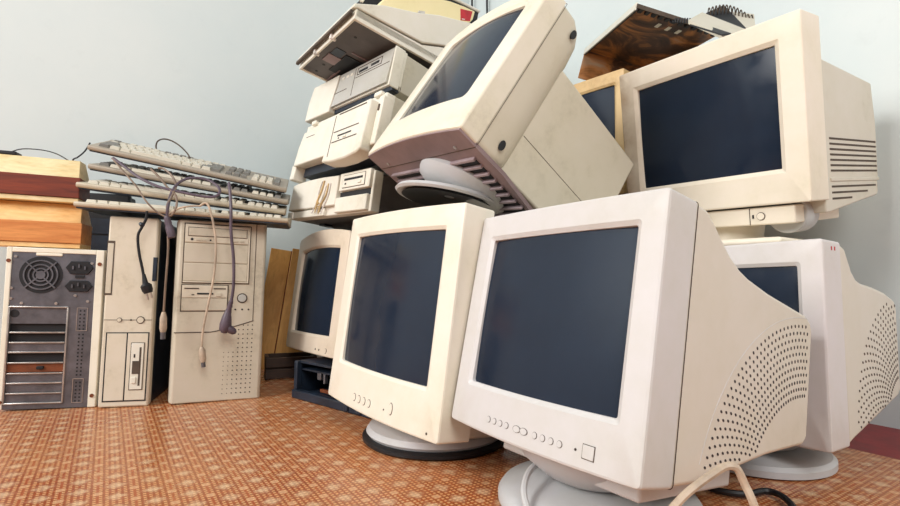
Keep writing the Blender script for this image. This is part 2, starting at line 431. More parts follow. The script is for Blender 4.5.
obj('pedestal', MB().lathe([(.128, 0), (.135, .004), (.135, .012), (.130, .019), (.10, .028), (.06, .036)], 56), MAT['grey_base'], m1.root, T(c1[0], c1[1], 0))

# ---- cream monitor beside it
P2 = pose((-.135, .921, -.243), (-51.8, -7.3, 1.0))
c2 = (-.025, 1.007)
m2 = Monitor('cream monitor with wide chin on a pale round foot ringed in black rubber', P2, T(c2[0], c2[1], 0), .383, .373, .066, .043, .078, .042, MAT['m2'], MAT['m2'], bow=.008, sag=.004, arch=.002)
m2.shell([(.062, .006), (.15, .02), (.34, .07), (.36, .09), (.36, .25), (.33, .275), (.20, .315), (.12, .355), (.062, .366)], .172, .18, bevel=.012)
for x in (-.064, -.045, -.026, -.007): m2.oval(x, .0195, .0062, .0072)
m2.dot(.044, .020, .0016); m2.oval(.065, .0255, .0056, .0105, 'power_button')
m2.dot(.165, .010, .002, 'seam')
obj('rubber_ring', MB().lathe([(.136, 0), (.141, .004), (.141, .009), (.136, .0125)], 56), MAT['black'], m2.root, T(c2[0], c2[1], 0))
obj('pedestal', MB().lathe([(.130, .0125), (.134, .018), (.128, .027), (.09, .036), (.06, .04)], 56), MAT['grey_base'], m2.root, T(c2[0], c2[1], 0))
obj('bowl', MB().lathe([(.05, .036), (.085, .05), (.10, .07), (.10, .10)], 40), MAT['m2'], m2.root, T(c2[0], c2[1], 0))
obj('chin_block', MB().box(-.14, .14, .04, .22, -.012, .05), MAT['m2'], m2.root, P2, bevel=.006)

# ---- monitor at the back on the navy chassis
P3 = pose((-.382, 1.377, -.197), (-53.3, -7.2, -1.1))
m3 = Monitor('old cream monitor with arched top standing on the open navy chassis', P3, P3, .345, .318, .07, .044, .051, .046, MAT['m3'], MAT['m3'], bow=.008, arch=.016, r_out=.010)
m3.shell([(.066, .0), (.16, .01), (.32, .05), (.34, .07), (.34, .27), (.31, .308), (.18, .314), (.11, .316), (.066, .318)], .155, .18, bevel=.012)
m3.dot(.068, .014, .0025); m3.dot(.089, .014, .0025); m3.oval(.125, .0145, .0065, .0065, 'power_button')

# ---- monitor leaning back on top of the pile
P4 = pose((-.083, .927, .253), (-53.7, -33, 5.1))
m4 = Monitor('ivory monitor tipped far back on its loose swivel foot above the other monitors', P4, P4, .35, .339, .043, .050, .080, .034, MAT['m4'], MAT['m4b'], bow=.012, arch=.012, sag=0, r_out=.006, r_in=.014, cham=.008)
m4.seam()
rs = []
for y, g, zz in ((.041, .002, 0), (.075, .002, 0), (.098, .008, 0), (.114, .018, 0), (.126, .034, 0), (.132, .052, 0)):
    rs.append([(x, y, z) for x, z in rrect(-.175+g, .175-g, -.004+g*.45, .343-g*1.1, .016 + g*.4, 5, 4)])
mid = obj('shell_collar', MB().rings(rs), MAT['m4b'], m4.root, P4, smooth=45)
for y, z in ((.087, .306), (.082, .034)):
    obj('screw_recess', MB().add([(p[0], p[1], p[2]) for p in [(.1748, y + .0065*math.cos(t), z + .010*math.sin(t)) for t in [2*math.pi*i/14 for i in range(14)]]] + [(.170, y + .0045*math.cos(t), z + .008*math.sin(t)) for t in [2*math.pi*i/14 for i in range(14)]],
        [tuple(range(14)), tuple(range(14, 28))] + [(i, (i+1) % 14, 14+(i+1) % 14, 14+i) for i in range(14)]), MAT['dark'], mid, P4)
rear4 = obj('rear_shell', MB().box(-.152, .152, .10, .386, .012, .258), MAT['m4b'], m4.root, P4, bevel=.004, seg=2)
obj('shell_seam', MB().box(.1515, .1524, .12, .386, .0945, .0955), MAT['seam'], rear4, P4)
upl = [(-.172, .002)] + [(-.172 + .344*i/12, -.0115*(1-((i-6)/6)**2) + .003) for i in range(13)] + [(.172, .115), (.150, .24), (-.150, .24), (-.172, .115)]
obj('underside_panel', MB().rings([[(x, y, z) for x, y in upl[1:]] for z in (-.0035, .004)]), MAT['under'], m4.root, P4)
obj('shell_seam', MB().box(-.172, .172, .0425, .044, -.0042, -.002), MAT['seam'], m4.root, P4)
for k in range(9):
    y = .062 + .0185*k
    obj('vent_slat', MB().box(-.150, .150, y, y + .0055, -.010, -.002), MAT['slat'], m4.root, P4, bevel=.001)
    if k < 8: obj('vent_slot', MB().box(-.146, .146, y + .0058, y + .018, -.0045, -.001), MAT['dark'], m4.root, P4)
for x in (-.125, .125):
    obj('screw', MB().cyl((x, .034, -.003), (0, 0, -1), .0035, .002, 10), MAT['steel_lt'], m4.root, P4)
# the swivel foot: shallow bowl and a dished plate, canted to the right
F4 = T(*at(449, 198, .985)) @ Matrix.Rotation(R(11), 4, 'Y') @ Matrix.Rotation(R(-3), 4, 'X')
obj('swivel_bowl', MB().lathe([(.070, .000), (.092, .012), (.098, .026), (.092, .042), (.07, .056)], 48), MAT['grey_base'], m4.root, F4 @ T(.018, .0, .004) @ Matrix.Rotation(R(16), 4, 'Y'))
foot4 = obj('swivel_foot', MB().lathe([(.004, .004), (.082, -.002), (.096, -.006), (.102, -.007), (.106, -.003), (.102, .003), (.08, .008), (.004, .012)], 56, cap0=False, cap1=False), MAT['grey_base'], m4.root, F4)
obj('rubber_pad', MB().lathe([(.01, .002), (.07, -.004), (.086, -.0085), (.092, -.0095), (.088, -.0045), (.06, .001)], 48, cap0=False, cap1=False), MAT['black'], foot4, F4)

# ---- top right monitor
P5 = pose((.515, 1.014, .144), (-56.8, 7.2, 1.3))
m5 = Monitor('large ivory monitor with slotted side vents and a browned left edge, beside the wall', P5, T(.60, 1.07, .369), .37, .326, .075, .044, .062, .046, MAT['m5'], MAT['m5b'], bow=.002, r_out=.003, r_in=.002, cham=.008)
sh5 = m5.shell([(.070, -.022), (.09, -.022), (.324, .004), (.328, .012), (.328, .034), (.333, .040), (.334, .15), (.320, .232), (.087, .254), (.070, .290)], .180, .0, bevel=.003)
for k in range(7):
    z = .112 - k*.0098
    obj('vent_slot', MB().box(.1792, .1806, .100, .326, z - .0018, z + .0018), MAT['seam'], sh5, P5)
for z, y1 in ((.024, .315), (.013, .27), (.002, .19)):
    obj('vent_slot', MB().box(.1792, .1806, .100, y1, z - .0018, z + .0018), MAT['seam'], sh5, P5)
obj('side_ridge', MB().box(.178, .1818, .095, .333, .0335, .040), MAT['m5b'], sh5, P5, bevel=.001)
dr = obj('control_panel', MB().box(-.155, .155, .010, .20, -.036, -.003), MAT['m5'], m5.root, P5, bevel=.003)
obj('panel_seam', MB().box(.0775, .0787, .0092, .02, -.035, -.004), MAT['seam'], dr, P5)
obj('knob_ring', MB().ellip(.098, -.0195, .0115, .0075, .0075, .003), MAT['seam'], dr, P5)
obj('knob', MB().ellip(.098, -.0195, .0115, .0064, .0064, .0045), MAT['m5'], dr, P5)
obj('indicator_light', MB().box(.083, .0855, .008, .02, -.023, -.016), MAT['dark'], dr, P5)
obj('panel_seam', MB().box(.1545, .1556, .060, .062, -.036, -.004), MAT['seam'], dr, P5)
obj('foot', MB().cyl((.127, .045, -.021), (0, 1, 0), .034, .05, 32), MAT['grey_base'], m5.root, P5, bevel=.002)
obj('swivel_neck', MB().lathe([(.06, .012), (.055, .03), (.06, .07)], 40), MAT['m5'], m5.root, T(.60, 1.07, .372))
obj('pedestal', MB().box(-.125, .15, -.115, .13, .001, .013), MAT['m5'], m5.root, T(.575, 1.055, .372) @ Matrix.Rotation(R(-55), 4, 'Z'), bevel=.005)

# ---- lower right monitor
P6 = pose((.466, .887, -.252), (-56.2, -2.0, -1.6))
c6 = (.535, .925)
m6 = Monitor('pale lilac grey monitor squeezed against the wall under the large ivory one', P6, T(c6[0], c6[1], 0), .33, .316, .067, .036, .066, .040, MAT['m6'], MAT['m1b'], bow=.003)
prof6 = [(.064, .002), (.085, .008), (.300, .058), (.312, .068), (.314, .215), (.305, .229), (.26, .241), (.20, .2495), (.15, .254), (.128, .260), (.112, .272), (.100, .290), (.088, .308), (.064, .314)]
sh6 = m6.shell(prof6, .164, .0, bevel=.006)
hm = fan_holes((.325, .01), .085, .220, 14, 92, 205, 4.2, lambda y, z: .105 < y < .303 and z > .014 + (y-.085)*.235 and z < .222, lambda y: .164, (.0028, .0020))
tag(obj('vent_holes', hm, MAT['seam'], sh6, P6, smooth=0), 'arcs of small vent holes', kind='stuff')
for x, z in ((.005, .306), (.017, .3065)):
    obj('red_mark', MB().box(.1645, .1655, .025 + x, .0285 + x, z - .006, z), MAT['red_label'], m6.bezel, P6)
obj('cable_box', MB().prism([(.06, -.016), (.24, .0), (.24, .05), (.06, .05)], .12), MAT['m6'], m6.root, P6, bevel=.004)
obj('bowl', MB().lathe([(.05, .02), (.08, .03), (.10, .05), (.10, .075)], 40), MAT['grey_base'], m6.root, T(c6[0], c6[1], 0))
obj('pedestal', MB().lathe([(.124, 0), (.130, .003), (.130, .013), (.124, .019), (.06, .024)], 56), MAT['grey_base'], m6.root, T(c6[0], c6[1], 0))

# ---- scorched monitor behind, and the tall case that carries it
P7 = pose((.335, 1.405, .225), (-50, 0, 0))
m7 = Monitor('scorched orange brown monitor half hidden behind the large ivory one', P7, P7, .335, .325, .06, .028, .05, .036, MAT['m7'], MAT['m7'], bow=.004)
m7.shell([(.056, .004), (.24, .05), (.26, .07), (.26, .20), (.22, .23), (.12, .30), (.056, .32)], .15, .2, bevel=.01)
tc = thing('tower_case', 'plain beige full tower case standing under the scorched monitor', 'computer', pose((.335, 1.41, 0), (-50, 0, 0), 0))
PT = WM[tc.name]
obj('case_body', MB().box(-.11, .11, .012, .25, .012, .525), MAT['case_metal'], tc, PT, bevel=.003)
obj('front_bezel', MB().box(-.11, .11, -.01, .013, .012, .525), MAT['tower'], tc, PT, bevel=.006)
for i in range(3): obj('drive_cover', MB().box(-.09, .09, -.0125, -.009, .44 - .05*i, .485 - .05*i), MAT['slim'], tc, PT, bevel=.001)
for x in (-.09, .09):
    for y in (.03, .22): obj('foot', MB().cyl((x, y, 0), (0, 0, 1), .014, .014, 14), MAT['black'], tc, PT)

# ------------------------------------------------------------------ desktop cases in the stack
def bar(name, parent, M, x0, x1, z0, z1, proud, mat, thick=.004, bevel=.0, root=None):
    return obj(name, MB().box(x0, x1, -proud, -proud + thick, z0, z1), MAT[mat], parent, M, bevel=bevel)
def outline(parent, M, x0, x1, z0, z1, y, t=.0012, mat='seam', name='panel_gap'):
    m = MB()
    for a in ((x0, x1, z0, z0+t), (x0, x1, z1-t, z1), (x0, x0+t, z0, z1), (x1-t, x1, z0, z1)): m.box(a[0], a[1], y-.0006, y+.002, a[2], a[3])
    return obj(name, m, MAT[mat], parent, M, smooth=0)
def floppy(parent, M, x0, x1, z0, z1, y, mat):
    """a floppy drive face: plate, disk slit, eject button, lamp"""
    w = x1-x0; h = z1-z0
    p = obj('floppy_drive', MB().box(x0, x1, y-.002, y+.006, z0, z1), MAT[mat], parent, M, bevel=.0008)
    outline(p if False else parent, M, x0-.0012, x1+.0012, z0-.0012, z1+.0012, y-.0004)
    obj('disk_slot', MB().box(x0+w*.08, x1-w*.08, y-.0028, y, z0+h*.56, z0+h*.74), MAT['dark'], parent, M)
    obj('eject_button', MB().box(x1-w*.26, x1-w*.12, y-.005, y, z0+h*.18, z0+h*.42), MAT[mat], parent, M, bevel=.0006)
    obj('indicator_light', MB().box(x0+w*.12, x0+w*.18, y-.003, y, z0+h*.22, z0+h*.36), MAT['led'], parent, M)
    return p

# lowest case
PD = pose((-.33, 1.317, .166), (-47, -6.2, 1.8))
d1 = thing('desktop_computer', 'cream desktop case with dried glue run down its front, lowest of the tilted stack', 'computer', PD)
obj('case_body', MB().box(-.203, .203, .03, .40, .0, .094), MAT['dark_inner'], d1, PD, bevel=.002)  # body darkened in colour for the shadow between it and the tipped monitor
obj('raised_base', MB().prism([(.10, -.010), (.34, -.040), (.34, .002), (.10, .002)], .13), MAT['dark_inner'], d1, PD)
fb = obj('front_bezel', MB().box(-.205, .205, .006, .032, -.001, .099), MAT['case'], d1, PD, bevel=.003)
arcp = [(-.205, .022)] + [(.056, .022), (.060, .099), (-.02, .103), (-.10, .103), (-.165, .100), (-.192, .096)]
m = MB().rings([[(x, y, z) for x, z in arcp] for y in (-.006, .008)])
obj('front_panel', m, MAT['case'], d1, PD, bevel=.003)
bar('lower_strip', d1, PD, -.208, -.178, -.001, .019, .004, 'case', .012, .002)
bar('lower_strip', d1, PD, -.174, .0, -.001, .019, .002, 'case', .012, .002)
bar('dark_gap', d1, PD, .060, .198, .040, .056, -.0055, 'dark', .002)
fr = obj('drive_frame', MB().box(.064, .200, -.003, .010, .057, .102), MAT['case'], d1, PD, bevel=.002)
floppy(d1, PD, .082, .180, .064, .094, -.003, 'case')
obj('blank_panel', MB().box(.054, .197, -.004, .010, .002, .041), MAT['case'], d1, PD, bevel=.003)
bar('dark_gap', d1, PD, .050, .0545, .004, .060, -.0050, 'dark', .003)
for k in range(5):
    x = -.03 + .011*k; z0 = .095 - .004*k + random.uniform(-.01, .01)
    pts = [(x + .012, -.0075, z0), (x + .004 + random.uniform(-.006, .006), -.0085, z0 - .03), (x - .006 + random.uniform(-.008, .008), -.0085, z0 - .055), (x - .018 + random.uniform(-.005, .012), -.009, max(.004, z0 - .085))]
    obj('glue_drip', MB().tube(pts, .0016 + .0006*(k % 2), 6, 5), MAT['glue' if k % 2 else 'white_paper'], d1, PD)
gb = MB()
for k in range(16):
    a = random.uniform(0, 6.28); rr_ = random.uniform(0, .02)
    gb.lathe([(.001, -.003), (.0045, 0), (.001, .003)], 8, (-.022 + rr_*math.cos(a)*1.2, -.0065, .022 + rr_*math.sin(a)*.8))
obj('glue_blob', gb, MAT['glue'], d1, PD)
for k in range(2): bar('foot', d1, PD, -.17 + .30*k, -.14 + .30*k, -.006, .0, -.08, 'black', .03)

# middle case
PM = pose((-.314, 1.27, .280), (-48.8, -11.7, 1.4))
d2 = thing('desktop_computer', 'cream desktop case with a lower projecting drive panel, in the middle of the tilted stack', 'computer', PM)
obj('case_body', MB().prism([(.03, .026), (.40, .066), (.40, .158), (.03, .158)], .205), MAT['case_metal'], d2, PM, bevel=.002)
obj('front_bezel', MB().box(-.205, .205, .008, .036, .036, .160), MAT['case'], d2, PM, bevel=.004)
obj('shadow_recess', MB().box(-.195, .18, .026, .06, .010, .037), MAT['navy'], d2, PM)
obj('side_lip', MB().box(-.228, -.203, .0, .04, -.004, .040), MAT['case'], d2, PM, bevel=.003)
lp = [(-.212, .034), (.008, .036), (.016, .137), (-.188, .132), (-.204, .09)]
obj('left_panel', MB().rings([[(x, y, z) for x, z in lp] for y in (-.004, .010)]), MAT['case'], d2, PM, bevel=.003)
rp = [(-.006, .010), (.05, .004), (.11, .004), (.160, .010), (.178, .018), (.182, .139), (.022, .137)]
rpo = obj('drive_panel', MB().rings([[(x, y, z) for x, z in rp] for y in (-.016, .026)]), MAT['case'], d2, PM, bevel=.004)
for z in (.083, .056): bar('panel_gap', rpo, PM, .030, .150, z - .0012, z + .0012, .0168, 'seam', .003)
bar('panel_gap', rpo, PM, .040, .168, .1285, .1315, .0168, 'seam', .003)
bar('panel_gap', rpo, PM, .022, .0245, .02, .130, .0166, 'seam', .003)
bar('disk_slot', rpo, PM, .055, .120, .068, .0715, .0170, 'dark', .003)
bar('eject_button', rpo, PM, .085, .100, .060, .065, .0185, 'case', .004, .0006)
bar('indicator_light', rpo, PM, .060, .065, .061, .064, .0172, 'led', .003)
obj('right_column', MB().box(.186, .206, .002, .034, .030, .150), MAT['case'], d2, PM, bevel=.003)
bar('power_switch', d2, PM, .192, .198, .112, .128, .0004, 'seam', .004, .001)
bar('corner_stud', d2, PM, .165, .195, .150, .162, .002, 'case', .012, .003)
bar('corner_stud', d2, PM, -.16, -.135, .150, .162, .002, 'case', .012, .003)
for z in (.05, .07, .09): bar('emblem_bar', d2, PM, -.165, -.115, .112, .1135, .0046, 'seam', .002) if z == .05 else None

# upper case
PU = pose((-.287, 1.328, .459), (-46.9, -11.8, .9))
d3 = thing('desktop_computer', 'white desktop case with a grey drive fascia, topmost of the tilted stack under the printer', 'computer', PU)
obj('case_body', MB().box(-.203, .203, .03, .40, .004, .102), MAT['case_metal'], d3, PU, bevel=.002)
obj('front_bezel', MB().box(-.205, .205, .004, .034, .012, .106), MAT['case'], d3, PU, bevel=.003)
lw = [(-.209, .0), (-.072, .0), (-.058, .07), (-.052, .107), (-.197, .107), (-.209, .06)]
obj('left_panel', MB().rings([[(x, y, z) for x, z in lw] for y in (-.006, .02)]), MAT['case'], d3, PU, bevel=.003)
gp = [(-.069, .014), (.188, .016), (.199, .105), (-.049, .105), (-.056, .06)]
go = obj('grey_fascia', MB().rings([[(x, y, z) for x, z in gp] for y in (-.003, .01)]), MAT['case_grey'], d3, PU, bevel=.001)
bar('panel_gap', go, PU, .0305, .032, .022, .100, .0036, 'seam', .003)
bar('panel_gap', go, PU, .036, .188, .070, .0715, .0036, 'seam', .003)
bar('panel_gap', go, PU, -.062, .0, .050, .0515, .0036, 'seam', .003)
bar('disk_slot', go, PU, .050, .090, .082, .088, .0040, 'dark', .003)
bar('disk_slot', go, PU, .105, .140, .084, .090, .0040, 'dark', .003)
outline(go, PU, .042, .152, .077, .097, -.0034)
for k, x in enumerate((-.035, -.012, .008)): bar('button', go, PU, x, x+.012, .085, .092, .0045, 'case', .004, .0006)
bar('right_edge', d3, PU, .201, .206, .004, .108, .004, 'case', .03, .002)
bar('base_strip', d3, PU, -.069, .20, .0, .012, -.012, 'navy', .02)
obj('side_seam', MB().box(.2025, .2036, .032, .0335, .005, .106), MAT['seam'], d3, PU)
bar('emblem', d3, PU, .0, .001, .0, .001, 0, 'seam') if False else None

# printer on top of the stack
PS = pose((-.323, 1.264, .592), (-53.0, -11.6, -1.0))
pr = thing('printer', 'white flat printer with a dark hollow underside, topping the tilted stack', 'printer', PS)
lb = MB()
lb.box(-.17, .17, 0, .36, .006, .024)
lb.box(-.17, .17, -.004, .002, -.002, .024); lb.box(-.17, -.162, .0, .36, -.002, .024); lb.box(.162, .17, .0, .36, -.002, .024)
obj('lower_tray', lb, MAT['case'], pr, PS, bevel=.0015)
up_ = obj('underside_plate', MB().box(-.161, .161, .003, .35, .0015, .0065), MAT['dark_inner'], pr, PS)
for (x0, x1, y0, y1) in ((-.065, -.02, .02, .055), (-.16, -.075, .075, .080), (.03, .034, .06, .11)):
    obj('underside_rib', MB().box(x0, x1, y0, y1, -.001, .004), MAT['under'], up_, PS)
obj('underside_label', MB().box(-.03, .02, .022, .05, .0003, .002), MAT['navy'], up_, PS)
for x in (-.14, -.09, .10): obj('underside_hole', MB().cyl((x, .035, .0008), (0, 0, 1), .004, .003, 12), MAT['dark'], up_, PS)
obj('underside_step', MB().box(-.10, .01, .055, .11, -.001, .004), MAT['dark'], up_, PS)
for x in (-.052, .050): obj('hinge_clip', MB().box(x-.004, x+.004, -.010, .006, -.004, .010), MAT['white_paper'], pr, PS, bevel=.001)
obj('front_rail', MB().box(-.172, .168, -.016, -.0075, .008, .018), MAT['seam'], pr, PS, bevel=.002)
cov = [(-.014, .020), (-.010, .034), (.06, .070), (.146, .101), (.213, .132), (.315, .166), (.36, .168), (.36, .062), (.243, .060), (.18, .034), (.083, .030), (.0, .026)]
obj('top_cover', MB().prism(cov, .172), MAT['case'], pr, PS, bevel=.003)
obj('cover_gap', MB().prism([(.0, .0235), (.083, .0265), (.18, .0305), (.243, .0565), (.35, .058), (.35, .03), (.0, .0225)], .166), MAT['seam'], pr, PS)
obj('rear_body', MB().prism([(.02, .022), (.083, .024), (.18, .028), (.243, .054), (.36, .056), (.36, .022)], .1705), MAT['case'], pr, PS)

# pale yellow device and dark scanner lid lying on the printer
dv = thing('answering_machine', 'pale yellow curved plastic device with a red label, lying on the printer', 'device', PS)
dprof = [(.079, .087), (.063, .093), (.075, .119), (.115, .150), (.163, .178), (.215, .206), (.263, .224), (.31, .236), (.35, .243), (.347, .215), (.339, .201), (.315, .172), (.213, .138), (.146, .106)]
obj('body', MB().prism2(dprof, .012, .130), MAT['cream_dev'], dv, PS, bevel=.003)
obj('under_bevel', MB().prism2([(.082, .0865), (.146, .104), (.190, .124), (.150, .112), (.10, .096)], .1295, .1335), MAT['case_grey'], dv, PS)
obj('clip', MB().prism2([(.172, .126), (.190, .134), (.190, .140), (.172, .132)], .129, .136), MAT['dark'], dv, PS)
obj('clip', MB().prism2([(.172, .132), (.190, .140), (.190, .146), (.172, .138)], .129, .136), MAT['white_paper'], dv, PS)
obj('red_label', MB().prism2([(.306, .189), (.337, .2035), (.340, .236), (.299, .221)], .129, .1308), MAT['red_label'], dv, PS)
obj('label_print', MB().prism2([(.309, .193), (.318, .197), (.320, .200), (.309, .196)], .130, .1312), MAT['white_paper'], dv, PS)
sc_ = thing('scanner', 'black scanner with a beige rim standing on the printer behind the yellow device', 'scanner', PS)
sprof = [(.06, .078), (.066, .168), (.089, .227), (.15, .275), (.231, .318), (.34, .345), (.45, .362), (.45, .25), (.36, .174), (.315, .170), (.213, .138), (.146, .107)]
obj('body', MB().prism2(sprof, -.15, .004), MAT['dark'], sc_, PS, bevel=.003)
obj('rim', MB().tube([(.004, y, z) for y, z in sprof[1:7]], .005, 8, 4), MAT['case'], sc_, PS)
obj('hinge', MB().cyl((.0045, .105, .205), (1, 0, 0), .006, .004, 12), MAT['steel'], sc_, PS)

# ------------------------------------------------------------------ scorched lid and coil on the right pile
L1 = Vector((.442, 1.187, .655 + EYE)); L2 = Vector((.650, 1.215, .607 + EYE))
ex = (L2 - L1).normalized(); eye_ = Vector((0, 0, EYE)); dr_ = at(584, 54, 1.0) - eye_
L4 = eye_ + dr_ * ((L1 - eye_).dot(ex) / dr_.dot(ex))      # far corner of the same flat sheet
ex = (L2 - L1); ey = (L4 - L1); lx = ex.length * 1.06; ly = ey.length * 1.0
ex.normalize(); ez = ex.cross(ey).normalized(); ey = ez.cross(ex)
ML = Matrix(((ex.x, ey.x, ez.x, L1.x), (ex.y, ey.y, ez.y, L1.y), (ex.z, ey.z, ez.z, L1.z), (0, 0, 0, 1)))
lid = thing('case_lid', 'scorched tin case lid with a slotted edge, propped up on the ivory monitor', 'lid', ML)
obj('panel', MB().box(0, lx, 0, ly, .010, .013), MAT['scorched'], lid, ML)
obj('rim', MB().box(0, lx, -.002, .001, .003, .013), MAT['seam'], lid, ML)
obj('rim', MB().box(-.002, .001, 0, ly, -.002, .016), MAT['case'], lid, ML)
obj('rim_lining', MB().box(.001, .004, 0, ly, -.004, .010), MAT['black'], lid, ML)
obj('rear_flange', MB().box(0, lx, ly-.003, ly, -.075, .0095), MAT['scorched'], lid, ML)
obj('side_flange', MB().box(lx-.003, lx, .10, ly-.004, -.06, .0095), MAT['scorched'], lid, ML)
for k in range(14):
    x = .012 + .018*k
    if x < lx - .01: obj('slot_tooth', MB().box(x, x+.009, .001, .020, .003, .010), MAT['black'], lid, ML)
for k in range(3): obj('punched_hole', MB().box(.085+.028*k, .094+.028*k, .05, .072, .0085, .0105), MAT['case'], lid, ML)

kp = thing('circuit_panel', 'pale plastic panel with charred comb teeth, lying on the ivory monitor', 'panel', Matrix.Identity(4))
q = [at(688, 20, 1.17), at(702, 12, 1.21), at(748, 30, 1.13), at(722, 35, 1.10)]
dn = Vector((0, 0, -.010))
obj('panel', MB().add([tuple(v) for v in q] + [tuple(v + dn) for v in q], [(0,1,2,3),(7,6,5,4),(0,4,5,1),(1,5,6,2),(2,6,7,3),(3,7,4,0)]), MAT['case_metal'], kp, bevel=.001)
g_ = [at(690, 24, 1.165), at(700, 23, 1.165), at(731, 33, 1.10), at(722, 34, 1.098)]
obj('charred_groove', MB().add([tuple(v) for v in g_] + [tuple(v + dn*.4) for v in g_], [(0,1,2,3),(7,6,5,4),(0,4,5,1),(1,5,6,2),(2,6,7,3),(3,7,4,0)]), MAT['black'], kp)
w_ = [at(706, 13, 1.22), at(724, 5, 1.24), at(747, 29, 1.16), at(738, 29, 1.15)]
obj('charred_flap', MB().add([tuple(v) for v in w_] + [tuple(v + dn) for v in w_], [(0,1,2,3),(7,6,5,4),(0,4,5,1),(1,5,6,2),(2,6,7,3),(3,7,4,0)]), MAT['black'], kp)
a_, b2 = at(690, 21.5, 1.21), at(722, 12, 1.23)
for k in range(9):
    p = a_.lerp(at(668, 21, 1.24), k/8 * .9)
    obj('comb_tooth', MB().box(-.0014, .0014, -.0014, .0014, -.004, .008), MAT['black'], kp, T(*p))
coil = MB(); pts = []
c0, c1_ = at(708, 13, 1.215), at(754, 20, 1.215)
for i in range(13*8):
    t = i/(13*8-1); a = t*13*2*math.pi
    base = c0.lerp(c1_, t) + Vector((0, 0, .028*math.sin(math.pi*min(1, t*1.15))*.55))
    pts.append(base + Vector((.004*math.cos(a), .009*math.cos(a), .0105*math.sin(a))))
tag(obj('coiled_cord', coil.tube(pts, .0014, 5, 2), MAT['seam']), 'springy coiled cord bunched on the charred panel', 'cord')
fl_ = thing('paper_flap', 'small pale curved card under the coiled cord', 'card', Matrix.Identity(4))
q = [at(733, 12, 1.225), at(754, 14, 1.225), at(756, 30, 1.16), at(744, 32, 1.15)]
obj('card', MB().add([tuple(v) for v in q] + [tuple(v + dn*.5) for v in q], [(0,1,2,3),(7,6,5,4),(0,4,5,1),(1,5,6,2),(2,6,7,3),(3,7,4,0)]), MAT['case_metal'], fl_)

# ------------------------------------------------------------------ towers along the left wall
PT1 = pose((-.921, 1.180, -.305), (15.9, 1.2, 1.2))
t1 = thing('tower_computer', 'computer tower turned round to show its steel back with fan grille and slots', 'computer', PT1)
W1, H1 = .0965, .370
obj('case_body', MB().box(-W1, W1, .012, .24, .004, H1), MAT['white_metal'], t1, PT1, bevel=.003)
fr1 = MB(); fr1.box(-W1, -.086, -.002, .014, .003, H1); fr1.box(.080, W1, -.002, .014, .003, H1); fr1.box(-.086, .080, -.002, .014, .359, H1)
fr1.box(-.04, .012, -.002, .014, .352, .359)
obj('case_edge', fr1, MAT['white_metal'], t1, PT1, bevel=.0015)
bp = MB()   # steel back plate around the slot opening
bp.box(-.086, .080, 0, .012, .236, .359); bp.box(.031, .080, 0, .012, .003, .236); bp.box(-.088, .031, 0, .012, .003, .016)
bp.box(-.088, -.0845, 0, .012, .016, .236)
obj('back_plate', bp, MAT['steel'], t1, PT1, smooth=0)
rim = MB()
for a in ((-.0865, .031, .014, .0175), (-.0865, .031, .2325, .236), (-.0865, -.083, .014, .236), (.0275, .031, .014, .236)): rim.box(a[0], a[1], -.0025, .004, a[2], a[3])
obj('slot_frame', rim, MAT['steel_lt'], t1, PT1, bevel=.001)
cx_, cz_ = -.028, .308
obj('fan_recess', MB().ellip(cx_, cz_, .002, .0425, .0425, .0028, 40), MAT['dark'], t1, PT1)
for r in (.041, .033, .0235, .0145):
    ring = MB(); n = 40
    rs = []
    for (rr_, yy) in ((r-.0015, -.001), (r-.0015, -.003), (r+.0015, -.003), (r+.0015, -.001)):
        rs.append([(cx_+rr_*math.cos(2*math.pi*i/n), yy, cz_+rr_*math.sin(2*math.pi*i/n)) for i in range(n)])
    ring.rings(rs + [rs[0]], False, False)
    if r < .04: obj('grille_ring', ring, MAT['steel'], t1, PT1)
for a in (45, 135):
    obj('grille_spoke', MB().box(-.042, .042, -.0034, -.0008, -.0015, .0015, T(cx_, 0, cz_) @ Matrix.Rotation(R(a), 4, 'Y')), MAT['steel'], t1, PT1)
obj('grille_hub', MB().ellip(cx_, cz_, 0, .0095, .0095, .0036, 20), MAT['steel'], t1, PT1)
for zc, hh in ((.327, .015), (.284, .013)):
    hexa = [(.020, zc), (.030, zc+hh), (.066, zc+hh), (.076, zc), (.066, zc-hh), (.030, zc-hh)]
    sk = obj('power_socket', MB().rings([[(x, y, z) for x, z in hexa] for y in (.004, -.0035)]), MAT['black'], t1, PT1, bevel=.001)
    for k, dx in enumerate((-.012, 0, .012)):
        obj('socket_pin', MB().box(.048+dx-.0015, .048+dx+.0015, -.006, -.003, zc-.004 + (k == 1)*.004, zc+.004 + (k == 1)*.004), MAT['steel'], sk, PT1)
obj('voltage_switch', MB().box(.040, .058, -.003, .001, .303, .309), MAT['dark'], t1, PT1)
obj('slot_cavity', MB().box(-.0845, .028, .008, .0115, .016, .234), MAT['dark'], t1, PT1)
obj('upper_plate', MB().box(-.0845, .0275, .002, .009, .196, .233), MAT['steel'], t1, PT1)
obj('plate_hole', MB().ellip(-.075, .219, .003, .009, .009, .0016, 18), MAT['dark'], t1, PT1)
for z in (.176, .153, .131, .107, .083, .061, .038): obj('slot_rail', MB().box(-.082, .026, -.001, .006, z-.0016, z+.0016), MAT['steel_lt'], t1, PT1, bevel=.0006)
for z, mt_ in ((.142, 'steel'), (.095, 'brown'), (.072, 'steel'), (.0495, 'steel'), (.027, 'steel')):
    obj('slot_cover', MB().box(-.083, .0265, .003, .008, z-.0095, z+.0095), MAT[mt_], t1, PT1, bevel=.0006)
obj('video_port', MB().box(-.026, -.012, -.001, .004, .092, .099), MAT['dark'], t1, PT1, bevel=.001)
vent = MB()
